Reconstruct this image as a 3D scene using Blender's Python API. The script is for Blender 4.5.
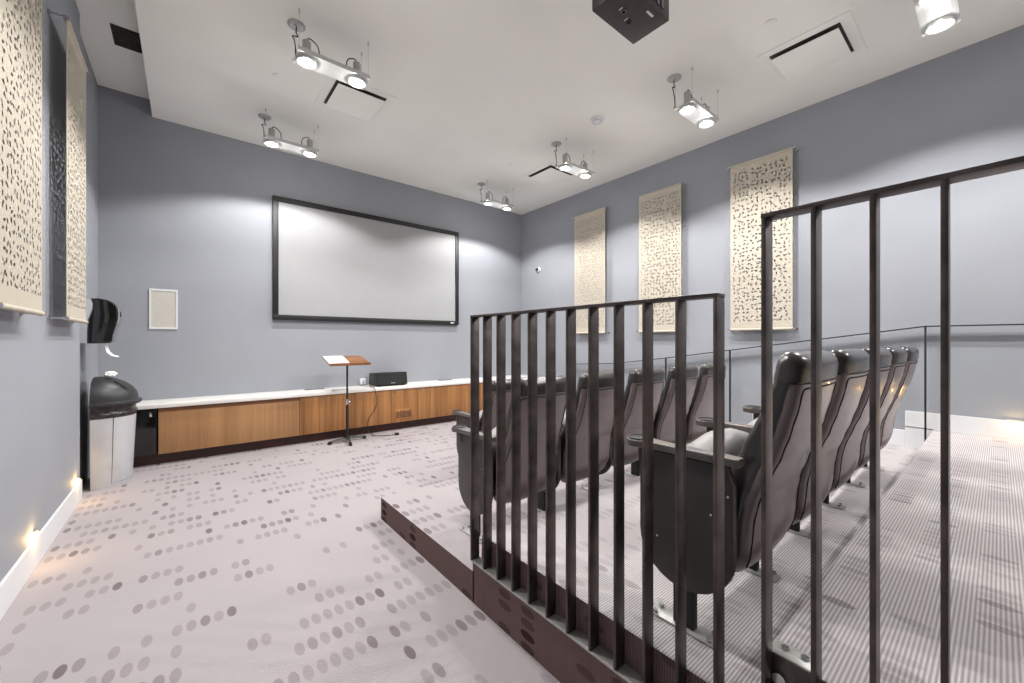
import bpy, bmesh, math, random
from mathutils import Vector, Matrix
random.seed(7)
for o in list(bpy.data.objects): bpy.data.objects.remove(o)
SC = bpy.context.scene; C = SC.collection
R = math.radians

# ---------------------------------------------------------------- camera, world, exposure
cam = bpy.data.cameras.new('camera'); cam.sensor_width = 36; cam.lens = 36*398/1024; cam.clip_start = .02
co = bpy.data.objects.new('camera', cam); C.objects.link(co)
co.location = (0, 0, 1.25); co.rotation_euler = (R(90), 0, R(-39.23)); SC.camera = co
w = bpy.data.worlds.new('world'); SC.world = w; w.use_nodes = True
w.node_tree.nodes['Background'].inputs[0].default_value = (.8, .85, 1, 1)
w.node_tree.nodes['Background'].inputs[1].default_value = .3
SC.view_settings.view_transform = 'Standard'; SC.view_settings.look = 'None'
SC.view_settings.gamma = 1; SC.view_settings.use_curve_mapping = False
SC.view_settings.exposure = 0.30
LAMP_W = 74; GLOW_W = 3.0; LENS_E = 14; STEP_W = .9

# ---------------------------------------------------------------- sizes (metres; camera stands at x=0, y=0)
XL, XR, YF, YB = -.66, 4.95, 5.775, -2.4
ZC, ZH = 3.67, 3.85
L1, L2, L3 = .15, .315, .49
E1, E2, E3 = 2.76, 1.585, .36           # front edges of the three platforms
XP = 1.06                                # side of the platforms

# ---------------------------------------------------------------- material helpers
def lin(c):
    return tuple(((v/255)/12.92 if v/255 <= .04045 else ((v/255+.055)/1.055)**2.4) for v in c) + (1,)
def mat(name, rgb, rough=.5, metal=0, spec=.5, coat=0, emit=None, es=0):
    m = bpy.data.materials.new(name); m.use_nodes = True
    b = m.node_tree.nodes['Principled BSDF']
    b.inputs['Base Color'].default_value = lin(rgb); b.inputs['Roughness'].default_value = rough
    b.inputs['Metallic'].default_value = metal; b.inputs['Specular IOR Level'].default_value = spec
    b.inputs['Coat Weight'].default_value = coat
    if emit: b.inputs['Emission Color'].default_value = lin(emit); b.inputs['Emission Strength'].default_value = es
    return m
class NT:
    def __init__(s, m): s.m = m; s.t = m.node_tree; s.b = s.t.nodes['Principled BSDF']
    def n(s, t, **k):
        x = s.t.nodes.new(t)
        for a, v in k.items(): setattr(x, a, v)
        return x
    def l(s, a, b): s.t.links.new(a, b)
    def put(s, sock, v):
        if hasattr(v, 'is_linked') or isinstance(v, bpy.types.NodeSocket): s.l(v, sock)
        else: sock.default_value = v
    def math(s, op, a, b=0, c=0):
        x = s.n('ShaderNodeMath', operation=op); s.put(x.inputs[0], a); s.put(x.inputs[1], b); s.put(x.inputs[2], c)
        return x.outputs[0]
    def mix(s, f, a, b):
        x = s.n('ShaderNodeMix', data_type='RGBA'); s.put(x.inputs[0], f); s.put(x.inputs[6], a); s.put(x.inputs[7], b)
        return x.outputs[2]
    def comb(s, x_, y_, z_=0):
        x = s.n('ShaderNodeCombineXYZ'); s.put(x.inputs[0], x_); s.put(x.inputs[1], y_); s.put(x.inputs[2], z_)
        return x.outputs[0]
    def coords(s, kind='Object'):
        x = s.n('ShaderNodeTexCoord'); p = s.n('ShaderNodeSeparateXYZ'); s.l(x.outputs[kind], p.inputs[0]); return x.outputs[kind], p.outputs
def noisy(name, rgb, rgb2, scale=3, rough=.6, bump=0, bscale=80, stretch=(1, 1, 1), **k):
    m = mat(name, rgb, rough, **k); t = NT(m)
    v, _ = t.coords(); mp = t.n('ShaderNodeMapping'); mp.inputs['Scale'].default_value = stretch; t.l(v, mp.inputs[0])
    nz = t.n('ShaderNodeTexNoise'); nz.inputs['Scale'].default_value = scale; nz.inputs['Detail'].default_value = 5; t.l(mp.outputs[0], nz.inputs[0])
    r = t.n('ShaderNodeMapRange'); t.l(nz.outputs[0], r.inputs[0]); r.inputs[1].default_value = .35; r.inputs[2].default_value = .65
    t.l(t.mix(r.outputs[0], lin(rgb), lin(rgb2)), t.b.inputs['Base Color'])
    if bump:
        n2 = t.n('ShaderNodeTexNoise'); n2.inputs['Scale'].default_value = bscale; t.l(v, n2.inputs[0])
        b = t.n('ShaderNodeBump'); b.inputs['Strength'].default_value = bump; b.inputs['Distance'].default_value = .003
        t.l(n2.outputs[0], b.inputs['Height']); t.l(b.outputs[0], t.b.inputs['Normal'])
    return m
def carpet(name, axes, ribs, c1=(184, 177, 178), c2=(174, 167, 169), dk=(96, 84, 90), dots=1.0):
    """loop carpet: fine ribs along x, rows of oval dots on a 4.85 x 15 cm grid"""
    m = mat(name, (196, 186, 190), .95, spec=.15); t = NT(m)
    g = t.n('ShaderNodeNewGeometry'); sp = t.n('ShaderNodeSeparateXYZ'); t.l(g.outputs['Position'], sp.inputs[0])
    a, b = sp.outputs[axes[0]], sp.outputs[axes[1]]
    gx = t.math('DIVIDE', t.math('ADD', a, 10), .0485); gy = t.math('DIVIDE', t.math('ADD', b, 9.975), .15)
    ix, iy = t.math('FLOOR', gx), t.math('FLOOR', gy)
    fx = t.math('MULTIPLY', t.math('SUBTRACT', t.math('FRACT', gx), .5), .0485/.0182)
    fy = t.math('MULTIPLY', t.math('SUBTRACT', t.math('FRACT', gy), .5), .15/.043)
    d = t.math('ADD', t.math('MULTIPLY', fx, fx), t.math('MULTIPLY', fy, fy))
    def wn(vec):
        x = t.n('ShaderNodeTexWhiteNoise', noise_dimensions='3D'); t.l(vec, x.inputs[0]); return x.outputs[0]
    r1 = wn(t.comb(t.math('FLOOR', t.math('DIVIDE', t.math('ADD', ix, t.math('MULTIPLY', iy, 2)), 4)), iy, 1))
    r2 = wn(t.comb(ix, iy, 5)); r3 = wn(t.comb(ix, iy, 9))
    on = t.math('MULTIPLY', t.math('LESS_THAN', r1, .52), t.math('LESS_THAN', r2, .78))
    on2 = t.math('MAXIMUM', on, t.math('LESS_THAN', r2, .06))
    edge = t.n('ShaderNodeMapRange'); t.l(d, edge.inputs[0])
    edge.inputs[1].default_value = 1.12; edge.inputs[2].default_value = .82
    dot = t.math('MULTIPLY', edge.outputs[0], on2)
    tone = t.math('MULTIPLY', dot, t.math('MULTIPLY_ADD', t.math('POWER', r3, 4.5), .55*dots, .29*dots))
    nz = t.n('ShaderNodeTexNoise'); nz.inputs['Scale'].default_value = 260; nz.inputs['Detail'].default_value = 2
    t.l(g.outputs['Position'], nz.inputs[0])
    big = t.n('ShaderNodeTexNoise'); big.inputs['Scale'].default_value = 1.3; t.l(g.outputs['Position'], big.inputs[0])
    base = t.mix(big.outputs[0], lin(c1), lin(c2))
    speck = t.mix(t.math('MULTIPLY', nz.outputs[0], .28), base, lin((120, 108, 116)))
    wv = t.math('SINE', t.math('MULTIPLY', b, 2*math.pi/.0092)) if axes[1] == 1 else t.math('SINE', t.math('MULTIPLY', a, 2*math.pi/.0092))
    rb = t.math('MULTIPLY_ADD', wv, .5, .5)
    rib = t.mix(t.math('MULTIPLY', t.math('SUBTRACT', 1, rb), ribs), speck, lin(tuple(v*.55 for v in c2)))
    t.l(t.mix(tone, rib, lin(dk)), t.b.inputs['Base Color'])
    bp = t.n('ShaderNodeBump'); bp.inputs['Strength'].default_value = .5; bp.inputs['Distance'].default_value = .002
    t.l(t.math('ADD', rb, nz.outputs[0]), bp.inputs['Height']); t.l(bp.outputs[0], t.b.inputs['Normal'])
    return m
def felt(name):
    """cream felt with leaf-shaped slits cut right through it"""
    m = mat(name, (186, 178, 164), .9, spec=.1); t = NT(m)
    v, p = t.coords(); vec = t.comb(p[1], p[2], 0)
    def leaves(scale, off, a, b, keep):
        ad = t.n('ShaderNodeVectorMath', operation='ADD'); t.l(vec, ad.inputs[0]); ad.inputs[1].default_value = off
        vo = t.n('ShaderNodeTexVoronoi', voronoi_dimensions='2D'); vo.inputs['Scale'].default_value = scale
        vo.inputs['Randomness'].default_value = .65; t.l(ad.outputs[0], vo.inputs['Vector'])
        sub = t.n('ShaderNodeVectorMath', operation='SUBTRACT'); t.l(ad.outputs[0], sub.inputs[0]); t.l(vo.outputs['Position'], sub.inputs[1])
        sc = t.n('ShaderNodeSeparateColor'); t.l(vo.outputs['Color'], sc.inputs[0])
        rot = t.n('ShaderNodeVectorRotate', rotation_type='Z_AXIS'); t.l(sub.outputs[0], rot.inputs[0])
        t.l(t.math('MULTIPLY', sc.outputs[0], 6.283), rot.inputs['Angle'])
        q = t.n('ShaderNodeSeparateXYZ'); t.l(rot.outputs[0], q.inputs[0])
        dx = t.math('DIVIDE', q.outputs[0], a); dy = t.math('DIVIDE', t.math('ABSOLUTE', q.outputs[1]), b)
        leaf = t.math('LESS_THAN', t.math('ADD', t.math('MULTIPLY', dx, dx), dy), 1)
        return t.math('MULTIPLY', leaf, t.math('LESS_THAN', sc.outputs[1], keep))
    h = t.math('MAXIMUM', leaves(22, (0, 0, 0), .0165, .0078, .9), leaves(22, (.37, .21, 0), .0120, .0052, .45))
    inside = t.math('MULTIPLY', t.math('MULTIPLY', t.math('GREATER_THAN', p[2], .10), t.math('LESS_THAN', p[2], 1.82)),
                    t.math('LESS_THAN', t.math('ABSOLUTE', p[1]), .285))
    t.l(t.math('SUBTRACT', 1, t.math('MULTIPLY', h, inside)), t.b.inputs['Alpha'])
    nz = t.n('ShaderNodeTexNoise'); nz.inputs['Scale'].default_value = 300; t.l(v, nz.inputs[0])
    bp = t.n('ShaderNodeBump'); bp.inputs['Strength'].default_value = .2; bp.inputs['Distance'].default_value = .001
    t.l(nz.outputs[0], bp.inputs['Height']); t.l(bp.outputs[0], t.b.inputs['Normal'])
    return m
def glass(name):
    m = bpy.data.materials.new(name); m.use_nodes = True; nt = m.node_tree; nt.nodes.clear()
    o = nt.nodes.new('ShaderNodeOutputMaterial'); mx = nt.nodes.new('ShaderNodeMixShader'); tr = nt.nodes.new('ShaderNodeBsdfTransparent')
    gl = nt.nodes.new('ShaderNodeBsdfGlossy'); fr = nt.nodes.new('ShaderNodeValue'); fr.outputs[0].default_value = .018
    tr.inputs[0].default_value = (.994, .998, .996, 1); gl.inputs['Roughness'].default_value = .02
    nt.links.new(fr.outputs[0], mx.inputs[0]); nt.links.new(tr.outputs[0], mx.inputs[1]); nt.links.new(gl.outputs[0], mx.inputs[2])
    nt.links.new(mx.outputs[0], o.inputs[0]); return m
def wood(name, c1, c2, period=.16):
    m = mat(name, c1, .42, coat=.15); t = NT(m); v, p = t.coords()
    mp = t.n('ShaderNodeMapping'); mp.inputs['Scale'].default_value = (26, 26, .9); t.l(v, mp.inputs[0])
    nz = t.n('ShaderNodeTexNoise'); nz.inputs['Scale'].default_value = 1; nz.inputs['Detail'].default_value = 6; nz.inputs['Distortion'].default_value = .6
    t.l(mp.outputs[0], nz.inputs[0])
    mp2 = t.n('ShaderNodeMapping'); mp2.inputs['Scale'].default_value = (7, 7, .3); t.l(v, mp2.inputs[0])
    n2 = t.n('ShaderNodeTexNoise'); n2.inputs['Scale'].default_value = 1; n2.inputs['Detail'].default_value = 3; t.l(mp2.outputs[0], n2.inputs[0])
    r = t.n('ShaderNodeMapRange'); t.l(t.math('MULTIPLY_ADD', n2.outputs[0], .6, t.math('MULTIPLY', nz.outputs[0], .5)), r.inputs[0])
    r.inputs[1].default_value = .40; r.inputs[2].default_value = .72
    t.l(t.mix(r.outputs[0], lin(c1), lin(c2)), t.b.inputs['Base Color'])
    return m

M = dict(
    wall=noisy('wall_paint', (147, 150, 157), (144, 147, 154), 2, .75, bump=.08, bscale=200),
    ceil=noisy('ceiling_paint', (240, 240, 235), (236, 236, 231), 1.5, .9),
    white=mat('white_trim_paint', (216, 217, 220), .45),
    carpet=carpet('dotted_carpet', (0, 1), .22), carpet_step=carpet('ribbed_carpet', (0, 1), .65, (222, 217, 217), (213, 207, 208), dots=.6),
    carpet_side_shaded=carpet('shaded_carpet_on_step_side', (2, 1), .5, (138, 115, 110), (120, 97, 93), (48, 32, 33), 1.6), carpet_riser_shaded=carpet('shaded_carpet_on_riser', (0, 2), .4, (150, 128, 126), (132, 110, 110), (60, 42, 46)),  # same carpet; shade on the upright faces put into darker, redder colours
    steel=noisy('dark_railing_steel', (98, 89, 87), (72, 65, 63), 14, .40, metal=.7),
    plate=noisy('grey_steel_plate', (188, 188, 184), (160, 160, 158), 9, .4, metal=.35),
    black=mat('black_plastic', (22, 21, 22), .35), blackmat=mat('black_powder_coat', (17, 17, 18), .55),
    gloss=mat('glossy_black_plastic', (10, 9, 10), .08, coat=1),
    leather=noisy('black_leather', (46, 40, 40), (38, 33, 33), 9, .28, bump=.12, bscale=260, spec=.7, coat=.25),
    shell=noisy('taupe_back_panel', (112, 100, 99), (100, 89, 89), 5, .30, bump=.05, bscale=300, spec=.6, coat=.2),
    seat=noisy('pale_grey_seat', (150, 147, 146), (138, 135, 135), 8, .45),
    panel=noisy('charcoal_end_panel', (62, 56, 55), (52, 47, 47), 6, .42, bump=.1, bscale=400),
    arm=noisy('grey_brown_armrest', (98, 89, 84), (84, 76, 72), 6, .3, coat=.6),
    chrome=mat('chrome', (200, 200, 200), .18, metal=1), alu=noisy('brushed_aluminium', (206, 207, 205), (188, 190, 188), 3, .3, stretch=(1, 40, 1), metal=.25),
    lens=mat('lit_lamp_lens', (255, 255, 255), .3, emit=(255, 250, 240), es=LENS_E),
    warm=mat('lit_amber_lens', (255, 220, 150), .3, emit=(255, 190, 90), es=22),
    felt=felt('cream_felt'), hem=noisy('cream_hem', (188, 180, 166), (180, 172, 158), 60, .9), glass=glass('clear_glass'),
    wood=wood('walnut_veneer', (176, 124, 72), (116, 74, 38)), woodlight=wood('light_walnut_veneer', (168, 126, 84), (142, 102, 64)),
    darkwood=noisy('dark_red_kick', (66, 30, 22), (50, 24, 18), 5, .4), shade_wood=noisy('shade_toned_wood', (120, 78, 44), (100, 62, 36), 5, .5),
    counter=noisy('white_counter', (236, 234, 230), (222, 220, 216), 3, .35, stretch=(.5, 3, 1)),
    fabric=noisy('screen_fabric', (162, 163, 165), (159, 160, 162), 2, .95, spec=.1),
    grey=noisy('pale_grey_plastic', (190, 192, 196), (178, 180, 185), 5, .4), bag=noisy('wrinkled_black_bag', (30, 28, 28), (60, 55, 54), 30, .25, bump=1, bscale=35),
    lid=noisy('charcoal_lid', (48, 48, 50), (40, 40, 42), 6, .42), grille=noisy('beige_grille_cloth', (196, 192, 184), (184, 180, 172), 90, .8),
    paper=mat('white_paper', (244, 244, 244), .8), rubber=mat('black_rubber', (14, 14, 14), .8), dark=mat('dark_cavity', (20, 19, 19), .9),
    duct=noisy('grey_duct_grille', (72, 68, 64), (50, 47, 45), 60, .6), brown=noisy('projector_case', (56, 46, 45), (46, 38, 38), 6, .4),
    silver=mat('silver_paint', (176, 176, 176), .35, metal=.5), desk=wood('desk_veneer', (150, 100, 60), (118, 76, 42)),
    cable=mat('dark_cable', (40, 38, 38), .5), ledglass=mat('smoked_glass', (9, 8, 8), .12, coat=.3),
)

# ---------------------------------------------------------------- mesh helpers
def new(): return bmesh.new()
def box(bm, x0, x1, y0, y1, z0, z1, bevel=0, seg=2, mi=0):
    vs = [bm.verts.new(p) for p in ((x0,y0,z0),(x1,y0,z0),(x1,y1,z0),(x0,y1,z0),(x0,y0,z1),(x1,y0,z1),(x1,y1,z1),(x0,y1,z1))]
    fs = [bm.faces.new([vs[i] for i in f]) for f in ((0,3,2,1),(4,5,6,7),(0,1,5,4),(1,2,6,5),(2,3,7,6),(3,0,4,7))]
    for f in fs: f.material_index = mi
    if bevel:
        es = set(e for f in fs for e in f.edges)
        bmesh.ops.bevel(bm, geom=list(es), offset=bevel, segments=seg, affect='EDGES', profile=.5)
    return bm
def cyl(bm, p, q, r, r2=None, n=20, cap=True):
    p, q = Vector(p), Vector(q); r2 = r if r2 is None else r2
    d = (q-p); m = Matrix.Translation((p+q)/2) @ d.to_track_quat('Z', 'Y').to_matrix().to_4x4()
    bmesh.ops.create_cone(bm, cap_ends=cap, segments=n, radius1=r, radius2=r2, depth=d.length, matrix=m); return bm
def tube(bm, pts, r, n=8, smooth=3):
    P = [Vector(p) for p in pts]
    if smooth and len(P) > 2:
        Q = []
        for i in range(len(P)-1):
            a, b, c, d = P[max(i-1, 0)], P[i], P[i+1], P[min(i+2, len(P)-1)]
            for k in range(smooth+1):
                t = k/(smooth+1)
                Q.append(.5*((2*b)+(c-a)*t+(2*a-5*b+4*c-d)*t*t+(3*b-a-3*c+d)*t**3))
        P = Q+[P[-1]]
    rings = []; up = None
    for i, p in enumerate(P):
        d = (P[min(i+1, len(P)-1)]-P[max(i-1, 0)]).normalized()
        if up is None: up = Vector((0, 0, 1)) if abs(d.z) < .9 else Vector((1, 0, 0))
        s = d.cross(up).normalized(); up = s.cross(d).normalized()
        rings.append([bm.verts.new(p+r*(math.cos(2*math.pi*k/n)*s+math.sin(2*math.pi*k/n)*up)) for k in range(n)])
    for a, b in zip(rings, rings[1:]):
        for k in range(n): bm.faces.new([a[k], a[(k+1) % n], b[(k+1) % n], b[k]])
    bm.faces.new(rings[0][::-1]); bm.faces.new(rings[-1]); return bm
def prism(bm, poly, axis, a, b, bevel=0, seg=2):
    """polygon (2d points) extruded along axis from a to b; axis 0: pts=(y,z), 1: pts=(x,z), 2: pts=(x,y)"""
    def P(p, t): return ((t, p[0], p[1]), (p[0], t, p[1]), (p[0], p[1], t))[axis]
    A = [bm.verts.new(P(p, a)) for p in poly]; B = [bm.verts.new(P(p, b)) for p in poly]; n = len(poly)
    fs = [bm.faces.new(A[::-1]), bm.faces.new(B)]
    for k in range(n): fs.append(bm.faces.new([A[k], A[(k+1) % n], B[(k+1) % n], B[k]]))
    bmesh.ops.recalc_face_normals(bm, faces=fs)
    if bevel:
        es = set(fs[0].edges) | set(fs[1].edges)
        bmesh.ops.bevel(bm, geom=list(es), offset=bevel, segments=seg, affect='EDGES', profile=.5)
    return bm
def lathe(bm, prof, c=(0, 0, 0), n=28):
    rings = [[bm.verts.new((c[0]+r*math.cos(2*math.pi*k/n), c[1]+r*math.sin(2*math.pi*k/n), c[2]+z)) for k in range(n)] for r, z in prof]
    for a, b in zip(rings, rings[1:]):
        for k in range(n): bm.faces.new([a[k], a[(k+1) % n], b[(k+1) % n], b[k]])
    bm.faces.new(rings[0][::-1]); bm.faces.new(rings[-1]); return bm
def loft(bm, rings, caps=True):
    V = [[bm.verts.new(p) for p in r] for r in rings]; n = len(rings[0])
    for a, b in zip(V, V[1:]):
        for k in range(n): bm.faces.new([a[k], a[(k+1) % n], b[(k+1) % n], b[k]])
    if caps: bm.faces.new(V[0][::-1]); bm.faces.new(V[-1])
    bmesh.ops.recalc_face_normals(bm, faces=bm.faces[:]); return bm
def rrect(hx, y0, y1, z, r, n=5):
    """rounded rectangle ring in the xy plane"""
    r = min(r, hx*.98, (y1-y0)/2*.98); out = []
    for cx, cy, a0 in ((hx-r, y1-r, 0), (-hx+r, y1-r, 90), (-hx+r, y0+r, 180), (hx-r, y0+r, 270)):
        for k in range(n+1):
            a = R(a0+90*k/n); out.append((cx+r*math.cos(a), cy+r*math.sin(a), z))
    return out
def bulge(ring, hx, b):
    """push the rear half of a ring back in the middle, so that a seat back is convex"""
    ym = sum(p[1] for p in ring)/len(ring)
    return [(x, y-b*(1-min(1, (x/hx)**2)) if y < ym else y-b*.4*(1-min(1, (x/hx)**2)), z) for x, y, z in ring]
def interp(tab, z):
    if z <= tab[0][0]: return tab[0][1]
    for (a, u), (b, v) in zip(tab, tab[1:]):
        if z <= b:
            t = (z-a)/(b-a); t = t*t*(3-2*t)*.5+t*.5; return u+(v-u)*t
    return tab[-1][1]
def rootloc(o):
    v = Vector((0, 0, 0))
    while o: v += o.location; o = o.parent
    return v
def obj(name, bm, m, parent=None, smooth=35):
    v = rootloc(parent)
    if v.length: bmesh.ops.translate(bm, verts=bm.verts[:], vec=-v)
    me = bpy.data.meshes.new(name); bm.to_mesh(me); bm.free()
    for x in (m if isinstance(m, (list, tuple)) else [m]): me.materials.append(x)
    if smooth:
        me.polygons.foreach_set('use_smooth', [True]*len(me.polygons)); me.set_sharp_from_angle(angle=R(smooth))
    o = bpy.data.objects.new(name, me); C.objects.link(o)
    if parent: o.parent = parent
    return o
def thing(name, label, cat, loc=(0, 0, 0), group=None):
    o = bpy.data.objects.new(name, None); o.empty_display_size = .1; C.objects.link(o); o.location = loc
    o['label'] = label; o['category'] = cat
    if group: o['group'] = group
    return o
def tag(o, label, cat, group=None):
    o['label'] = label; o['category'] = cat
    if group: o['group'] = group
    return o
def struct(name, bm, m, parent=None, smooth=0):
    o = obj(name, bm, m, parent, smooth)
    if not parent: o['kind'] = 'structure'
    return o
def dup(o, parent=None):
    c = o.copy(); C.objects.link(c); c.parent = parent
    for ch in list(o.children): dup(ch, c)
    return c

# ---------------------------------------------------------------- room shell
struct('floor', box(new(), XL-.2, XR+.1, YB-.1, YF+.1, -.12, 0), M['carpet'])
struct('wall_front', box(new(), -.9, XR+.1, YF, YF+.12, -.12, ZH+.1), M['wall'])
struct('wall_right', box(new(), XR, XR+.12, YB, YF, -.12, ZC+.1), M['wall'])
wl = new(); box(wl, XL-.14, XL, YB, 4.62, -.12, ZH+.1); box(wl, XL-.14, XL-.04, 4.62, YF, -.12, ZH+.1)
struct('wall_left', wl, M['wall'])
struct('wall_back', box(new(), XL-.14, XR+.1, YB-.12, YB, -.12, ZH+.1), M['wall'])
cl = new(); box(cl, -.29, XR+.1, YB-.1, YF+.1, ZC, ZC+.1); struct('ceiling', cl, M['ceil'])
cl = new(); box(cl, XL-.14, -.27, YB-.1, YF+.1, ZH, ZH+.1); box(cl, -.29, -.27, YB-.1, YF+.1, ZC+.1, ZH); struct('ceiling_upper', cl, M['ceil'])
# carpeted seating platforms
def platform(n, y0, y1, z, x0):
    bm = new(); box(bm, x0, XR, y0, y1, 0, z)
    for f in bm.faces:
        nn = f.normal
        f.normal_update(); nn = f.normal
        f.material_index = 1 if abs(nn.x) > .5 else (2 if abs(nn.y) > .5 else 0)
    return struct('floor_platform_%d' % n, bm, [M['carpet_step'] if n > 1 else M['carpet'], M['carpet_side_shaded'], M['carpet_riser_shaded']])
platform(1, E2, E1, L1, XP)
platform(2, E3, E2, L2, XP+.045)
platform(3, YB, E3, L3, XP+.045)
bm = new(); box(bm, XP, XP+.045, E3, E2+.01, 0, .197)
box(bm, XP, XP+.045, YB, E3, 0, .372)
struct('trim_1', bm, M['carpet_side_shaded'])
# skirting boards
bm = new(); box(bm, XL, XL+.014, YB, 4.62, 0, .155, .003); struct('baseboard_left', bm, M['white'])
bm = new()
for y0, y1, z in ((YB, .53, L3), (.53, 1.76, L2), (1.76, 2.93, L1), (2.93, 5.32, 0)):
    box(bm, XR-.014, XR, y0, y1, (0 if y0 > YB else L3) if z == 0 else z-.0, z+.147, .003)
# the boards step down just past each platform edge, so close the short gap under each step
box(bm, XR-.014, XR, E3, .53, L2, L3+.01); box(bm, XR-.014, XR, E2, 1.76, L1, L2+.01); box(bm, XR-.014, XR, E1, 2.93, 0, L1+.01)
struct('baseboard_right', bm, M['white'])

# ---------------------------------------------------------------- ceiling lights
def light(name, kind, loc, energy, color, parent, size=.03, spot=None, blend=.3, rot=None):
    l = bpy.data.lights.new(name, kind); l.energy = energy; l.color = color
    if kind in ('POINT', 'SPOT'): l.shadow_soft_size = size
    if spot: l.spot_size = R(spot); l.spot_blend = blend
    o = bpy.data.objects.new(name, l); C.objects.link(o); o.parent = parent; o.location = loc
    if rot: o.rotation_euler = rot
    return o
def make_fixture():
    t = thing('twin_spotlight', '', 'ceiling light')          # origin: on the ceiling above the middle of the plate
    Z = -.30
    bm = new(); lathe(bm, [(.062, 0), (.062, -.006), (.05, -.016), (.008, -.018)], (-.235, .10, 0)); obj('canopy', bm, M['silver'], t)
    bm = new(); tube(bm, [(-.235, .10, -.014), (-.237, .10, -.06), (-.225, .10, -.085), (-.262, .10, -.095), (-.25, .10, -.12), (-.242, .09, -.2), (-.245, .085, Z+.01)], .0045)
    obj('power_cord', bm, M['cable'], t)
    # plate: two ring openings joined by a shallow tray
    bm = new()
    poly = [(-.262, -.085), (.262, -.085), (.262, .085), (-.262, .085)]
    prism(bm, poly, 2, Z-.004, Z+.002)
    box(bm, -.262, .262, -.088, -.084, Z-.004, Z+.028); box(bm, -.262, .262, .084, .088, Z-.004, Z+.028)
    obj('plate', bm, M['alu'], t)
    for x, y in ((-.25, -.078), (.25, -.078), (.25, .078), (-.25, .078)):
        bm = new(); cyl(bm, (x, y, Z), (x, y, -.02), .0013, n=6); cyl(bm, (x, y, -.026), (x, y, 0), .006, n=10)
        obj('suspension_wire', bm, M['chrome'], t)
    for sx in (-1, 1):
        x = sx*.186
        bm = new(); lathe(bm, [(.066, Z-.004), (.070, Z-.012), (.066, Z-.024), (.048, Z-.026), (.043, Z-.014)], (x, 0, 0), 32)
        h = obj('lamp_head', bm, M['alu'], t)
        bm = new(); lathe(bm, [(.043, Z-.016), (.036, Z-.020), (.02, Z-.0225), (.002, Z-.023)], (x, 0, 0), 32); obj('lens', bm, M['lens'], h)
        bm = new(); lathe(bm, [(.05, Z+.003), (.034, Z+.03), (.030, Z+.05), (.030, Z+.135), (.026, Z+.14)], (x, 0, 0), 24); obj('lamp_housing', bm, M['silver'], h)
        bm = new(); tube(bm, [(x, 0, Z+.138), (x+.02*1, 0, Z+.17), (x+.075, 0, Z+.14), (x+.09, 0, Z+.07), (x+.08, 0, Z+.004)] if sx < 0 else
                         [(x, 0, Z+.138), (x-.02, 0, Z+.165), (x-.07, 0, Z+.14), (x-.085, 0, Z+.07), (x-.08, 0, Z+.004)], .0045)
        obj('flex_cable', bm, M['cable'], h)
        light('spot_beam', 'SPOT', (x, 0, Z-.03), LAMP_W, (1, .98, .955), h, .022, 142, .22)
        light('lamp_glow', 'POINT', (x, 0, Z-.05), GLOW_W, (1, .98, .955), h, .03)
    return t
F = [(.883, 3.30, 'twin spotlight above the screen side vent, largest pair at upper left'),
     (.883, 4.90, 'twin spotlight on hanging plate close to the wall over the projection screen'),
     (3.735, 4.93, 'smallest twin spotlight, hanging by the far right ceiling corner'),
     (3.735, 3.33, 'twin spotlight hanging beside the far right air diffuser'),
     (3.70, 1.79, 'twin spotlight between the round smoke detector and the dark blue-grey right wall'),
     (3.70, .25, 'twin spotlight cut by the top right edge of the picture, beside near diffuser'),
     (3.70, -1.35, 'unseen twin spotlight added over the rear platform to brighten it'),  # added lamp, unseen: brightens the rear platform and seat backs
     (.883, 1.70, 'twin spotlight on ceiling left of the projector, out of the picture'),
     ]
fx0 = make_fixture()
for i, (x, y, lab) in enumerate(F):
    t = fx0 if i == 0 else dup(fx0)
    t.location = (x, y, ZC); t['label'] = lab; t['group'] = 'twin spotlights hung from the ceiling'

# ---------------------------------------------------------------- ceiling fittings
def diffuser(x, y, lab):
    t = thing('air_diffuser', lab, 'ceiling vent', (x, y, ZC), 'square ceiling air diffusers')
    bm = new(); s, i = .31, .238
    for a in ((-s, s, -s, -i), (-s, s, i, s), (-s, -i, -i, i), (i, s, -i, i)): box(bm, x+a[0], x+a[1], y+a[2], y+a[3], ZC-.006, ZC)
    obj('frame', bm, M['ceil'], t, 0)
    bm = new(); box(bm, x-i, x+i, y-i, y+i, ZC-.002, ZC-.0005); obj('duct_opening', bm, M['duct'], t, 0)
    bm = new(); box(bm, x-.222, x+.222, y-.226, y+.226, ZC-.038, ZC-.031, .003); cyl(bm, (x, y, ZC-.032), (x, y, ZC-.001), .02); obj('face_plate', bm, M['ceil'], t)
diffuser(1.305, 4.09, 'white air diffuser behind the largest left twin spotlight')
diffuser(4.09, 4.12, 'white air diffuser near the far right ceiling corner')
diffuser(4.06, 1.0, 'white air diffuser at upper right, nearest and biggest of the three')
t = thing('smoke_detector', 'round white smoke detector in the middle of the ceiling', 'smoke detector', (3.46, 2.77, ZC))
bm = new(); lathe(bm, [(.075, 0), (.075, -.008), (.05, -.03), (.002, -.032)], (3.46, 2.77, ZC)); obj('cover', bm, M['white'], t)
bm = new(); lathe(bm, [(.052, -.0265), (.053, -.031), (.042, -.033), (.04, -.03)], (3.46, 2.77, ZC)); obj('sensor_ring', bm, M['grey'], t)
for x, y, lab in ((3.434, 1.1, 'flat round sprinkler cap beside the nearest air diffuser'), (.643, 4.16, 'flat round sprinkler cap between the two left spotlights'),
                  (3.45, 4.23, 'tiny round sprinkler cap left of the far right diffuser')):
    bm = new(); lathe(bm, [(.042, 0), (.042, -.005), (.036, -.008), (.002, -.009)], (x, y, ZC)); tag(obj('sprinkler_cap', bm, M['ceil']), lab, 'sprinkler', 'sprinkler caps in the ceiling')
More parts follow.
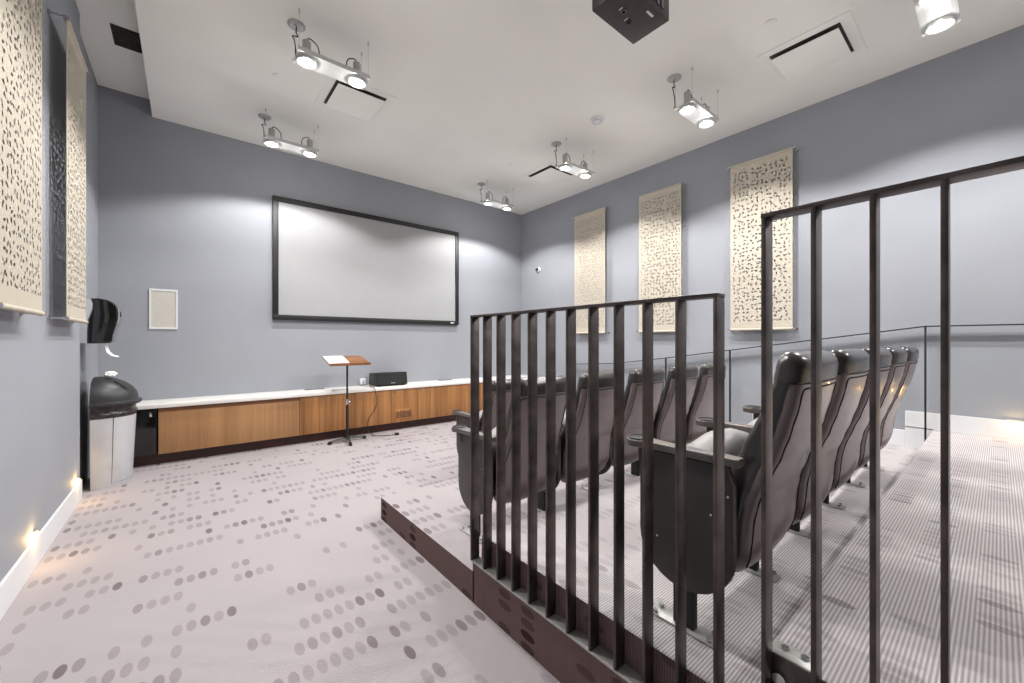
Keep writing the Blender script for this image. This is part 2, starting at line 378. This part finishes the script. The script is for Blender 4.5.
t = thing('ceiling_grille', 'dark rectangular grille in the raised ceiling strip at upper left', 'ceiling vent', (-.395, 4.74, ZH))
bm = new(); box(bm, -.49, -.30, 4.59, 4.89, ZH-.004, ZH); obj('backing', bm, M['duct'], t, 0)
bm = new()
for k in range(9): box(bm, -.485, -.305, 4.605+k*.033, 4.613+k*.033, ZH-.012, ZH-.004)
obj('slat_panel', bm, M['duct'], t, 0)

# projector on its ceiling mount
t = thing('projector', 'dark brown projector hung upside down from the ceiling at top centre', 'projector', (1.96, 1.325, ZC))
z0 = 3.105
bm = new(); box(bm, 1.762, 2.162, 1.208, 1.449, z0, z0+.125, .006); b = obj('body', bm, M['brown'], t)
for x, y in ((1.90, 1.335), (1.985, 1.36)):
    bm = new(); lathe(bm, [(.017, 0), (.017, -.003), (.009, -.003), (.008, .001)], (x, y, z0)); obj('screw_boss', bm, M['gloss'], b)
    bm = new(); box(bm, x-.03, x-.024, y-.012, y+.012, z0-.001, z0+.002); obj('mark', bm, M['white'], b, 0)
bm = new(); box(bm, 2.00, 2.06, 1.245, 1.258, z0-.0015, z0+.001); obj('label_strip', bm, M['white'], b, 0)
bm = new()
for k in range(7): box(bm, 1.80+k*.045, 1.825+k*.045, 1.203, 1.212, z0+.03, z0+.095)
obj('vent_slots', bm, M['gloss'], b, 0)
bm = new(); cyl(bm, (2.05, 1.440, z0+.065), (2.05, 1.455, z0+.065), .045, .04, 28); obj('lens', bm, M['gloss'], b)
bm = new()
for x in (1.775, 2.150): box(bm, x-.004, x+.004, 1.23, 1.44, z0+.122, z0+.20)
box(bm, 1.775, 2.15, 1.23, 1.44, z0+.195, z0+.203); obj('mount_cradle', bm, M['silver'], t)
bm = new(); cyl(bm, (1.96, 1.33, z0+.2), (1.96, 1.33, ZC-.01), .022); lathe(bm, [(.09, 0), (.09, -.012), (.03, -.02)], (1.96, 1.33, ZC)); obj('ceiling_pole', bm, M['blackmat'], t)

# ---------------------------------------------------------------- projection screen and front wall fittings
t = thing('projection_screen', 'white fixed projection screen in a black frame on the front wall', 'projection screen', (2.177, YF, 1.527))
x0, x1, z0, z1, f = .828, 3.525, 1.527, 3.076, .062; yb = YF-.055
bm = new()
box(bm, x0, x1, yb, YF, z0, z0+f, .004); box(bm, x0, x1, yb, YF, z1-f, z1, .004)
box(bm, x0, x0+f, yb, YF, z0+f, z1-f, .004); box(bm, x1-f, x1, yb, YF, z0+f, z1-f, .004)
fr = obj('frame', bm, M['blackmat'], t)
bm = new(); box(bm, x0+f, x1-f, yb+.018, yb+.024, z0+f, z1-f); obj('screen_fabric', bm, M['fabric'], t, 0)
bm = new(); box(bm, x1-.16, x1-.10, yb-.002, yb+.001, z0+.022, z0+.038); obj('maker_badge', bm, M['white'], fr, 0)
t = thing('wall_speaker', 'flush beige wall speaker grille in a white frame, left of the screen', 'speaker', (-.195, YF, 1.39))
x0, x1, z0, z1 = -.315, -.08, 1.385, 1.82; bm = new()
for a in ((x0, x1, z0, z0+.02), (x0, x1, z1-.02, z1), (x0, x0+.014, z0+.02, z1-.02), (x1-.014, x1, z0+.02, z1-.02)): box(bm, a[0], a[1], YF-.012, YF, a[2], a[3])
obj('frame', bm, M['white'], t); bm = new(); box(bm, x0+.014, x1-.014, YF-.007, YF-.001, z0+.02, z1-.02); obj('grille', bm, M['grille'], t, 0)
t = thing('wall_camera', 'small round white wall sensor with black eye near the far corner', 'camera', (XR, 5.29, 2.552))
bm = new(); cyl(bm, (XR, 5.29, 2.552), (XR-.03, 5.29, 2.552), .052, .042, 28); obj('housing', bm, M['white'], t)
bm = new(); bmesh.ops.create_uvsphere(bm, u_segments=20, v_segments=12, radius=.033, matrix=Matrix.Translation((XR-.03, 5.305, 2.552))); obj('eye', bm, M['gloss'], t)

# ---------------------------------------------------------------- low cabinet along the front wall
cx0, cx1, yf = -.225, XR, 5.345
t = thing('base_cabinet', 'long low walnut cabinet running under the screen', 'cabinet', (2.36, 5.56, 0))
bm = new(); box(bm, cx0, cx1-.02, yf+.02, YF, .112, .58); obj('carcass', bm, M['shade_wood'], t, 0)
bm = new(); box(bm, XL-.03, cx1-.02, 5.44, YF, 0, .112); obj('kick_board', bm, M['darkwood'], t, 0)
xs = [cx0, 1.052, 1.27, 1.60, 2.20, 2.59, 3.08, 3.52, 3.98, 4.45, 4.90]
for k in range(10):
    a, b_ = xs[k], xs[k+1]; bm = new(); top = .535 if k == 0 else .575
    box(bm, a+.002, b_-.002, yf, yf+.02, .115, top if k == 0 else .577, .0015)
    d = obj('front_panel' if k in (0, 4) else 'door', bm, M['woodlight'] if k == 0 else M['wood'], t)
    if k in (2, 4, 5, 7):
        bm = new(); cyl(bm, (a+.05, yf+.001, .547), (a+.05, yf-.007, .547), .011, n=16); obj('lock', bm, M['chrome'], d)
    if k == 4:
        bm = new(); box(bm, 2.245, 2.505, yf-.010, yf+.001, .165, .298, .002); g = obj('wood_grille', bm, M['wood'], d)
        bm = new()
        for j in range(5): box(bm, 2.262, 2.488, yf-.0115, yf-.0095, .182+j*.018, .191+j*.018)
        obj('slots', bm, M['darkwood'], g, 0)
bm = new(); box(bm, cx0, 1.05, yf+.006, yf+.02, .535, .578); obj('overhang_shade_strip', bm, M['shade_wood'], t, 0)  # shadow of the counter overhang, put in as a darker wood strip
t = thing('mini_fridge', 'glossy black appliance door under the counter behind the waste bin', 'appliance', (-.45, 5.56, 0))
bm = new(); box(bm, -.66, -.236, yf+.03, YF, .113, .575); obj('body', bm, M['black'], t)
bm = new(); box(bm, -.655, -.240, yf, yf+.028, .118, .572, .004); d = obj('door', bm, M['ledglass'], t)
bm = new(); box(bm, -.29, -.27, yf-.02, yf+.001, .50, .545, .003); obj('handle', bm, M['chrome'], d)
bm = new(); box(bm, XL-.035, XR, 5.322, YF, .581, .622, .004); tag(obj('countertop', bm, M['counter']), 'white stone-look countertop running along the front wall', 'countertop')
# speaker on the counter
t = thing('centre_speaker', 'black trapezoid loudspeaker lying on the white countertop', 'speaker', (2.25, 5.56, .622))
bm = new(); prism(bm, [(5.42, .642), (5.45, .812), (5.70, .80), (5.73, .642), (5.70, .63), (5.45, .63)], 0, 2.02, 2.475, .008); obj('cabinet', bm, M['black'], t)
bm = new(); prism(bm, [(5.414, .648), (5.442, .802), (5.449, .802), (5.421, .648)], 0, 2.04, 2.455, .002)
g = obj('grille', bm, noisy('speaker_cloth', (26, 26, 27), (18, 18, 19), 200, .8), t)
bm = new(); box(bm, 2.225, 2.285, 5.4135, 5.4165, .660, .671); obj('badge', bm, M['silver'], g, 0)
bm = new()
for x in (2.08, 2.41):
    for y in (5.47, 5.68): cyl(bm, (x, y, .622), (x, y, .632), .014, n=12)
obj('feet', bm, M['rubber'], t)
t = thing('power_outlet_box', 'small white outlet box on the wall just left of the loudspeaker', 'outlet', (1.93, YF, .66))
bm = new(); box(bm, 1.905, 1.985, YF-.035, YF, .635, .72, .006); obj('box', bm, M['white'], t)
bm = new()
for z in (.66, .69): box(bm, 1.935, 1.942, YF-.0365, YF-.034, z, z+.012); box(bm, 1.95, 1.957, YF-.0365, YF-.034, z, z+.012)
obj('sockets', bm, M['dark'], t, 0)
for x, lab in ((1.30, 'flat dark cable hatch set in countertop left of the lectern'), (3.25, 'flat dark cable hatch set in countertop right of the loudspeaker')):
    bm = new(); box(bm, x-.12, x+.12, 5.66, 5.73, .622, .626, .001); tag(obj('cable_hatch', bm, M['duct'] if x > 2 else M['ledglass']), lab, 'cable hatch', 'cable hatches in the countertop')
bm = new(); box(bm, 1.44, 1.60, 5.36, 5.42, .622, .634, .003); tag(obj('remote_control', bm, M['grey']), 'slim grey remote lying at the counter edge behind the lectern', 'remote control')
# speaker cord and adapter
bm = new(); tube(bm, [(2.0, 5.60, .640), (1.955, 5.50, .632), (1.945, 5.36, .632), (1.95, 5.300, .615), (1.985, 5.315, .45), (1.96, 5.325, .33), (1.88, 5.32, .22), (1.86, 5.31, .1), (1.90, 5.25, .014), (1.99, 5.14, .009), (2.04, 5.12, .009), (2.15, 5.10, .009)], .0042, n=6)
tag(obj('speaker_cable', bm, M['cable']), 'thin cord dropping from the loudspeaker to the carpet', 'cable')
bm = new(); box(bm, 2.15, 2.20, 5.075, 5.125, 0.0, .028, .005); tag(obj('power_adapter', bm, M['black']), 'little black adapter at the end of the cord on carpet', 'adapter')

# lectern stand
px, py = 1.555, 5.17
t = thing('lectern_stand', 'slim black lectern stand with tilted wood top and crossed chrome foot', 'lectern', (px, py, 0))
for a, l in ((192, .245), (262, .27), (2, .235), (82, .22)):
    q = (px+l*math.cos(R(a)), py+l*math.sin(R(a)))
    d = Vector((q[0]-px, q[1]-py, 0)).normalized(); s = Vector((-d.y, d.x, 0))*.017
    bm = new(); p0 = Vector((px, py, 0))
    ring = lambda c, z0, z1, k: [c-s*k+Vector((0, 0, z0)), c+s*k+Vector((0, 0, z0)), c+s*k*.7+Vector((0, 0, z1)), c-s*k*.7+Vector((0, 0, z1))]
    loft(bm, [ring(p0, .030, .055, 1), ring(p0+d*l*.5, .026, .048, .95), ring(p0+d*(l-.03), .016, .036, .85)]); g = obj('leg', bm, M['chrome'], t)
    bm = new(); loft(bm, [ring(p0+d*(l-.04), .0, .038, 1.1), ring(p0+d*(l-.01), .0, .036, 1.1), ring(p0+d*l, .0, .026, .9)]); obj('foot_tip', bm, M['rubber'], g)
bm = new(); cyl(bm, (px, py, .03), (px, py, .50), .016); cyl(bm, (px, py, .028), (px, py, .075), .032, .024); obj('lower_tube', bm, M['blackmat'], t)
bm = new(); cyl(bm, (px, py, .46), (px, py, .53), .021); cyl(bm, (px, py, .495), (px+.045, py-.01, .495), .009); obj('clamp', bm, M['chrome'], t)
bm = new(); cyl(bm, (px, py, .50), (px, py, 1.0), .0115); obj('upper_tube', bm, M['blackmat'], t)
T = Matrix.Translation((1.545, 5.17, 1.012)) @ Matrix.Rotation(math.atan2(.093, .36), 4, 'X')
bm = new(); box(bm, -.24, .24, -.185, .185, -.008, .008, .003); box(bm, -.24, .24, -.19, -.178, -.008, .026, .002)
bmesh.ops.transform(bm, matrix=T, verts=bm.verts[:]); obj('desk_top', bm, M['desk'], t)
bm = new(); box(bm, -.06, .06, -.06, .06, -.022, -.008); bmesh.ops.transform(bm, matrix=T, verts=bm.verts[:]); obj('mount_plate', bm, M['blackmat'], t)
bm = new(); box(bm, -.235, .0, -.172, .178, .0085, .0105); bmesh.ops.transform(bm, matrix=T, verts=bm.verts[:])
tag(obj('paper_sheet', bm, M['paper']), 'white sheet of paper on the left half of the lectern top', 'paper')

# ---------------------------------------------------------------- waste bin and towel dispenser
def half(hx, y0, y1, z, xb, n=18, p=2.3):
    """half-round ring: flat back on x=xb, bulging towards +x"""
    cy, hy = (y0+y1)/2, (y1-y0)/2; out = []
    for k in range(n+1):
        a = -math.pi/2+math.pi*k/n; c_, s_ = math.cos(a), math.sin(a)
        out.append((xb+hx*abs(c_)**(2/p), cy+hy*math.copysign(abs(s_)**(2/p), s_), z))
    out.append((xb-.0, y1, z)); out.append((xb, y0, z)); return out
t = thing('waste_bin', 'half-round grey waste bin with domed charcoal lid, against left wall', 'bin', (-.5, 5.0, 0))
bx = -.625
bm = new(); loft(bm, [half(.235, 4.80, 5.22, .0, bx), half(.24, 4.795, 5.225, .02, bx), half(.265, 4.77, 5.25, .60, bx), half(.258, 4.775, 5.245, .605, bx)])
b = obj('body', bm, M['grey'], t)
bm = new()
def binpt(a, z, o=.002):
    k = z/.6; hx = .235+.03*k+o; hy = .21+.03*k+o; c_, s_ = math.cos(a), math.sin(a); p = 2.3
    return (bx+hx*abs(c_)**(2/p), 5.01+hy*math.copysign(abs(s_)**(2/p), s_), z)
tube(bm, [binpt(R(-62), .03+.57*k/6) for k in range(7)], .0022, 6); tube(bm, [binpt(R(-62+12*k), .035) for k in range(12)], .0022, 6)
obj('door_seam', bm, M['duct'], b)
bm = new(); loft(bm, [half(.266, 4.768, 5.252, .597, bx), half(.275, 4.76, 5.26, .63, bx), half(.262, 4.772, 5.248, .66, bx), half(.27, 4.765, 5.255, .70, bx)])
obj('bin_liner', bm, M['bag'], t)
bm = new(); rings = [half(.29, 4.745, 5.275, .695, bx), half(.305, 4.73, 5.29, .705, bx), half(.305, 4.73, 5.29, .722, bx), half(.28, 4.75, 5.27, .735, bx)]
for k in range(1, 10):
    a = R(90*k/9.3); q = 1-math.cos(a)**.62; rings.append(half(.28*math.cos(a)**1.0+.002, 4.75+.255*q, 5.27-.255*q, .735+.205*math.sin(a), bx))
loft(bm, rings); l = obj('domed_lid', bm, M['lid'], t)
bm = new()
tube(bm, [(bx+.13, 4.89, .905), (bx+.165, 4.86, .885), (bx+.205, 4.86, .84), (bx+.225, 4.90, .825), (bx+.24, 5.0, .822), (bx+.225, 5.10, .825), (bx+.15, 5.13, .895)], .004, 6)
obj('flap_seam', bm, M['black'], l)
bm = new()
c0 = Vector((bx+.10, 4.97, .962))
bmesh.ops.create_icosphere(bm, subdivisions=3, radius=.042, matrix=Matrix.Translation(c0))
for v in bm.verts:
    h = random.uniform(.75, 1.15); d = v.co-c0; v.co = c0+Vector((d.x*1.1*h, d.y*1.3*h, d.z*.6*h))
tag(obj('paper_towel_scrap', bm, M['paper'], None, 0), 'crumpled white paper scrap lying on top of the bin lid', 'paper')

t = thing('towel_dispenser', 'glossy black paper towel dispenser on left wall above the bin', 'towel dispenser', (XL-.04, 4.95, 1.23))
xw = XL-.04
prof_b = [(0, 1.235), (0, 1.61), (.09, 1.60), (.105, 1.55), (.10, 1.50), (.075, 1.42), (.06, 1.35), (.065, 1.28), (.085, 1.235)]
bm = new(); prism(bm, [(xw+a, z) for a, z in prof_b], 1, 4.80, 5.10, .004); obj('back_case', bm, M['grey'], t)
prof_c = [(.055, 1.232), (.055, 1.30), (.058, 1.42), (.085, 1.52), (.088, 1.57), (.075, 1.613), (.12, 1.615), (.17, 1.605), (.21, 1.585), (.235, 1.55), (.243, 1.49), (.238, 1.43), (.222, 1.36), (.208, 1.30), (.205, 1.255), (.19, 1.234)]
bm = new(); prism(bm, [(xw+a, z) for a, z in prof_c], 1, 4.792, 5.108, .012, 4); c = obj('cover', bm, M['gloss'], t)
bm = new(); box(bm, xw+.2425, xw+.246, 4.92, 4.98, 1.47, 1.51, .001); obj('window', bm, M['ledglass'], c)
bm = new(); pts = [(.15, 1.25), (.155, 1.20), (.165, 1.16), (.19, 1.13), (.225, 1.118)]
prism(bm, [(xw+a, z) for a, z in pts]+[(xw+a, z-.004) for a, z in pts[::-1]], 1, 4.86, 5.04); obj('paper_tail', bm, M['paper'], t, 60)

# ---------------------------------------------------------------- step lights
def steplight(loc, n, lab, wide):
    x, y, z = loc; t = thing('step_light', lab, 'step light', loc, 'amber step lights low on the walls')
    s = .045 if wide else .022; h = .035 if wide else .022
    bm = new()
    box(bm, x, x+n*.012, y-s, y+s, z-h, z+h, .002)
    obj('face_plate', bm, M['silver'], t)
    bm = new(); box(bm, x+n*.010, x+n*.017, y-s*.55, y+s*.55, z-h*.5, z+h*.5, .002); obj('lens', bm, M['warm'], t)
    light('amber_glow', 'POINT', (n*.028, -.05 if n > 0 else 0, .0), STEP_W*(.8 if wide else 1), (1, .62, .22), t, .012)
steplight((XL, 3.39, .178), 1, 'small amber step light on left skirting, nearer one', False)
steplight((XL, 4.50, .178), 1, 'small amber step light on left skirting beside the waste bin', False)
steplight((XR, -.08, .612), -1, 'wide amber step light on the right wall above the platform', True)
steplight((XR, -1.45, .612), -1, 'amber step light on the right wall further back, out of view', True)
for x in (1.8, 3.2):
    tt = thing('step_light', 'amber step light low on the rear wall behind platform, %s of the two' % ('left' if x > 2 else 'right'), 'step light', (x, YB, .80), 'amber step lights low on the walls')
    bm = new(); box(bm, x-.05, x+.05, YB, YB+.012, .76, .84, .002); obj('face_plate', bm, M['silver'], tt)
    bm = new(); box(bm, x-.03, x+.03, YB+.01, YB+.017, .78, .82, .002); obj('lens', bm, M['warm'], tt)
    light('amber_glow', 'POINT', (0, .04, 0), STEP_W*4, (1, .62, .22), tt, .03)

# ---------------------------------------------------------------- felt wall hangings
def make_hanging():
    """local: x away from the wall, y along it, z up; origin at the wall below the middle of the bottom edge"""
    t = thing('wall_hanging', '', 'wall hanging'); D = .075; H = 1.885; W = .305
    bm = new(); box(bm, D-.0015, D+.0015, -W, W, .012, H-.01); obj('felt_panel', bm, M['felt'], t, 0)
    for z, e in ((H, .018), (0.01, .018)):
        bm = new(); cyl(bm, (D, -W, z), (D, W, z), .013, n=16); obj('hem', bm, M['hem'], t)
        bm = new(); cyl(bm, (D, -W-.03, z), (D, W+.03, z), .006, n=12); rd = obj('rod', bm, M['chrome'], t)
        for s in (-1, 1):
            bm = new(); cyl(bm, (0, s*(W+.018), z), (D+.006, s*(W+.018), z), .0045, n=10); cyl(bm, (0, s*(W+.018), z), (.008, s*(W+.018), z), .014, n=16)
            cyl(bm, (D-.012, s*(W+.018), z), (D+.014, s*(W+.018), z), .011, n=14); obj('standoff', bm, M['chrome'], t)
    return t
h0 = make_hanging()
HG = [(XR, 1.665, 1.375, 180, 'cream cut-felt hanging on right wall, nearest and largest of three there'),
      (XR, 2.87, 1.375, 180, 'cream cut-felt hanging on right wall, middle one of the three'),
      (XR, 4.06, 1.375, 180, 'cream cut-felt hanging on right wall, closest to the far corner'),
      (XL, 4.00, 1.385, 0, 'cream cut-felt hanging on left wall beside the towel dispenser'),
      (XL, 2.84, 1.385, 0, 'cream cut-felt hanging on left wall at the picture edge'),
      (XL, 1.66, 1.385, 0, 'cream cut-felt hanging on left wall beyond the picture edge')]
for i, (x, y, z, a, lab) in enumerate(HG):
    t = h0 if i == 0 else dup(h0); t.location = (x, y, z); t.rotation_euler = (0, 0, R(a)); t['label'] = lab; t['group'] = 'cut-felt wall hangings'

# ---------------------------------------------------------------- steel railings on the platform edge
def railing(lab, ys, ztop, zbot, y0, y1, brackets):
    xm = 1.075; t = thing('railing', lab, 'railing', (xm, (y0+y1)/2, zbot))
    bm = new(); box(bm, xm-.023, xm+.023, y0, y1, ztop-.010, ztop, .001); obj('top_rail', bm, M['steel'], t)
    bm = new(); box(bm, xm-.022, xm+.028, y0, y1, zbot-.0, zbot+.008, .001); obj('base_plate', bm, M['plate'], t)
    for k, y in enumerate(ys):
        bm = new(); box(bm, xm-.023, xm+.023, y-.005, y+.005, zbot+.008, ztop-.010, .0012); obj('post', bm, M['steel'], t)
    for (a, b_, zz) in brackets:
        bm = new(); box(bm, XP+.0445, XP+.10, a, b_, zz, zz+.006, .001); g = obj('fixing_flange', bm, M['plate'], t)
        bm = new(); box(bm, XP+.0385, XP+.0445, a, b_, zz-.11, zz+.006, .001); obj('fixing_plate', bm, M['steel'], g)
        for q in (.3, .75):
            bm = new(); cyl(bm, (XP+.078, a+(b_-a)*q, zz+.005), (XP+.078, a+(b_-a)*q, zz+.011), .009, n=6); obj('bolt', bm, M['chrome'], g)
            bm = new(); cyl(bm, (XP+.0385, a+(b_-a)*q, zz-.045), (XP+.030, a+(b_-a)*q, zz-.045), .014, n=16); obj('bolt', bm, M['chrome'], g)
ysA = [.463+k*(1.600-.463)/11 for k in range(12)]
railing('lower dark steel railing of flat upright bars in front of the seats', ysA, 1.375, .197, ysA[0]-.006, ysA[-1]+.006, [(.38, .46, L2)])
ysB = [.352-k*.0965 for k in range(13)]
railing('higher dark steel railing of flat upright bars at the right foreground', ysB, 1.552, .372, ysB[-1]-.006, ysB[0]+.006, [(.265, .355, L3)])

# ---------------------------------------------------------------- glass guard beside the right wall
xg = 4.885
t = thing('glass_guard', 'clear glass guard with thin black cap rail along the right wall', 'guard rail', (xg, 1.5, 0))
cap = [(-2.1, 1.384), (.40, 1.384), (2.77, 1.038), (3.56, .935), (4.42, .885)]
bm = new()
for (a, za), (b_, zb) in zip(cap, cap[1:]):
    prism(bm, [(a, za-.010), (b_, zb-.010), (b_, zb), (a, za)], 0, xg-.021, xg+.021)
obj('cap_rail', bm, M['blackmat'], t, 0)
def capz(y):
    for (a, za), (b_, zb) in zip(cap, cap[1:]):
        if y <= b_: return za+(zb-za)*(y-a)/(b_-a)
    return cap[-1][1]
def lev(y): return L3 if y < E3+.06 else L2 if y < E2 else L1 if y < E1 else 0
py_ = [-1.97, -1.18, -.39, .40, 1.19, 1.98, 2.78, 3.57, 4.36]
for k, y in enumerate(py_):
    zb = L2 if k == 3 else lev(y)
    bm = new(); box(bm, xg-.012, xg+.012, y-.006, y+.006, zb+.006, capz(y)-.008, .001); box(bm, xg-.03, xg+.03, y-.02, y+.02, zb, zb+.008, .001); obj('post', bm, M['blackmat'], t)
for a, b_ in zip(py_, py_[1:]):
    zb = max(lev(a+.01), lev(b_-.01)) + .06; 
    bm = new(); y0, y1 = a+.03, b_-.03
    prism(bm, [(y0, zb), (y1, zb), (y1, capz(y1)-.06), (y0, capz(y0)-.06)], 0, xg-.004, xg+.004); obj('glass_pane', bm, M['glass'], t, 0)

# ---------------------------------------------------------------- theatre seats
REAR = [(.17, .215), (.195, .185), (.235, .155), (.28, .138), (.33, .131), (.38, .128), (.45, .116), (.53, .088), (.60, .062), (.68, .038), (.75, .020), (.82, .007), (.865, .002), (.90, .012)]
THK = [(.18, .03), (.23, .07), (.3, .10), (.5, .105), (.62, .10), (.74, .08), (.85, .064), (.90, .05)]
HWD = [(.175, .150), (.20, .190), (.25, .222), (.30, .232), (.40, .230), (.50, .216), (.62, .202), (.80, .200), (.87, .190), (.895, .176), (.905, .16)]
def rring(h, y0, y1, z, r, b):
    # enough points across the width for the bulge to show
    base = rrect(h, y0, y1, z, r); out = []
    for p, q in zip(base, base[1:]+base[:1]):
        out.append(p)
        if abs(q[0]-p[0]) > h*.8:
            for k in range(1, 8): out.append((p[0]+(q[0]-p[0])*k/8, p[1]+(q[1]-p[1])*k/8, z))
    return bulge(out, h, b)
def make_chair():
    t = thing('theatre_seat', '', 'theatre seat')
    bm = new(); rings = []
    for k in range(31):
        z = .185+(.872-.185)*k/30; y0 = interp(REAR, z)+.010; y1 = y0+interp(THK, z); rings.append(rring(interp(HWD, z), y0, y1, z, .038, .018))
    loft(bm, rings); bk = obj('backrest', bm, M['leather'], t, 50)
    # headrest roll, wraps over to the rear
    bm = new(); rings = []
    for k in range(6):
        z = .818+.045*k/5; y0 = interp(REAR, z)+.001; rings.append(rring(interp(HWD, z)+.004, y0, y0+.078, z, .034, .018))
    for a in (20, 40, 58, 74, 86):
        s_, c_ = math.sin(R(a)), math.cos(R(a)); m = .040*(1-c_)
        rings.append(rring(interp(HWD, .863)+.004-m, interp(REAR, .863)+.001+m, interp(REAR, .863)+.079-m*.9, .863+.042*s_, .038*max(c_, .3), .018*c_))
    loft(bm, rings); obj('headrest', bm, M['leather'], bk, 50)
    # moulded rear shell
    bm = new(); rings = []
    for k in range(31):
        z = .175+(.812-.175)*k/30; y0 = interp(REAR, z)+.002; e = min(1, (k+1)/3); rings.append(rring((interp(HWD, z)-.003)*(.9+.1*e), y0, y0+.045, z, .020, .018))
    loft(bm, rings); obj('back_shell', bm, M['shell'], t, 50)
    # dark welt line round the shell
    bm = new(); P = []
    for z in [.235+.56*k/16 for k in range(17)]:
        h = interp(HWD, z)-.026; P.append((-h, interp(REAR, z)-.018*(1-(h/(interp(HWD, z)-.003))**2)+.0018, z))
    P2 = [(-x, y, z) for x, y, z in P[::-1]]
    zt = .800; T_ = [(x, interp(REAR, zt)-.018*(1-(x/.197)**2)+.0018, zt) for x in (-.14, -.07, 0, .07, .14)]
    tube(bm, P+T_+P2, .0027, 6, 1); obj('welt', bm, M['rubber'], bk)
    # tipped-up seat: thick cushion, its rounded front edge pointing up
    prof = [(.262, .33), (.255, .42), (.235, .52), (.228, .575), (.250, .608), (.295, .614), (.345, .598), (.390, .56), (.418, .50), (.435, .42), (.395, .35), (.34, .31), (.29, .305)]
    bm = new(); rings = []
    for x in (-.208, -.204, -.19, -.165, -.13, -.09, -.045, 0, .045, .09, .13, .165, .19, .204, .208):
        u = abs(x)/.208; sz = 1-.34*u**2.4; sy = 1-.35*u**6
        rings.append([(x, .35+(a-.35)*sy, .33+(b_-.33)*(sz if b_ > .33 else sy)) for a, b_ in prof])
    loft(bm, rings); st = obj('seat', bm, M['seat'], t, 60)
    bm = new(); cyl(bm, (-.245, .27, .36), (.245, .27, .36), .014); obj('hinge_bar', bm, M['steel'], t)
    for s in (1,):
        standard(t, -.2625)
    return t
def standard(t, x):
    out = []
    y0, y1 = .155, .470
    for a in range(0, 181, 12):
        out.append(((y0+y1)/2-math.cos(R(a))*(y1-y0)/2, .275-.150*math.sin(R(a))))
    prof = [(y0+.02, .558)]+[(y0, .50)]+out+[(y1, .50), (y1, .558)]
    bm = new(); prism(bm, prof, 0, x-.015, x+.015, .005); p = obj('side_panel', bm, M['panel'], t)
    bm = new()
    for (y, z) in ((.40, .27), (.22, .40), (.17, .47)): cyl(bm, (x-.013, y, z), (x-.017, y, z), .0035, n=12)
    obj('screw', bm, M['chrome'], p)
    # armrest: bar that widens to a round cup holder at the front
    out = [(x-.026, .40), (x-.026, .15), (x-.020, .137), (x+.020, .137), (x+.026, .15), (x+.026, .40)]
    for k in range(15):
        a_ = R(-36+252*k/14); out.append((x+.047*math.cos(a_), .480+.047*math.sin(a_)))
    bm = new(); prism(bm, out, 2, .562, .588, .005, 3); a = obj('armrest', bm, M['arm'], t)
    bm = new(); box(bm, x-.018, x+.018, .43, .475, .505, .562, .004); obj('arm_bracket', bm, M['panel'], a)
    n = 28; cy = .480; rr = [(.031, .566), (.033, .592), (.040, .592), (.042, .5885), (.040, .586), (.034, .560)]
    bm = new(); rings = [[(x+r_*math.cos(2*math.pi*k/n), cy+r_*math.sin(2*math.pi*k/n), z) for k in range(n)] for r_, z in rr]
    V = [[bm.verts.new(p_) for p_ in r_] for r_ in rings]
    for q in range(len(V)):
        A, B = V[q], V[(q+1) % len(V)]
        for k in range(n): bm.faces.new([A[k], A[(k+1) % n], B[(k+1) % n], B[k]])
    cyl(bm, (x, cy, .586), (x, cy, .5895), .033, n=n); bmesh.ops.recalc_face_normals(bm, faces=bm.faces[:])
    obj('cup_holder', bm, M['black'], t)
    bm = new(); box(bm, x-.014, x+.014, .275, .345, .006, .20, .003); obj('column', bm, M['blackmat'], t)
    bm = new(); box(bm, x-.032, x+.032, .205, .425, 0, .008, .002); f = obj('foot_plate', bm, M['plate'], t)
    for sx in (-.02, .02):
        for y in (.225, .405):
            bm = new(); cyl(bm, (x+sx, y, .008), (x+sx, y, .018), .008, n=6); obj('bolt', bm, M['chrome'], f)
ch0 = make_chair()
first = True
SP = .525
def seat_at(cx, y, z, lab, group, last=False):
    global first
    t = ch0 if first else dup(ch0); first = False
    t.location = (cx, y, z); t['label'] = lab; t['group'] = group
    return t
order = ['first', 'second', 'third', 'fourth', 'fifth']
A = []
for k in range(5):
    lab = ['nearest theatre seat, back row, full side panel seen through the railing bars', 'second theatre seat from the left in the nearest row',
           'middle theatre seat of the nearest row, amber gleam on back', 'fourth theatre seat from the left in the nearest row',
           'last theatre seat of the nearest row, closest to the right wall'][k]
    A.append(seat_at(1.53+SP*k, .343, L2, lab, 'theatre seats in the nearest row'))
for k in range(5):
    lab = ['leftmost theatre seat of the middle row, behind the lower railing', 'second theatre seat from the left in the middle row',
           'third theatre seat of the middle row, seen between two railing bars', 'fourth theatre seat of the middle row, amber gleam on its back',
           'last theatre seat of the middle row, nearest the glass guard'][k]
    A.append(seat_at(1.53+SP*k, 1.573, L1, lab, 'theatre seats in the middle row'))
for k in range(2):
    lab = ['leftmost theatre seat of the front row on the lower floor', 'front row theatre seat almost hidden behind the middle row'][k]
    A.append(seat_at(2.255+SP*k, 2.79, 0, lab, 'theatre seats in the front row'))
for i in (4, 9, 11): # row ends close with a second standard
    t = A[i]; src = [c for c in A[0].children if c.name.split('.')[0] in ('side_panel', 'armrest', 'cup_holder', 'column', 'foot_plate')]
    for s in src:
        c = dup(s, t); c.location = (2*.2625, 0, 0)
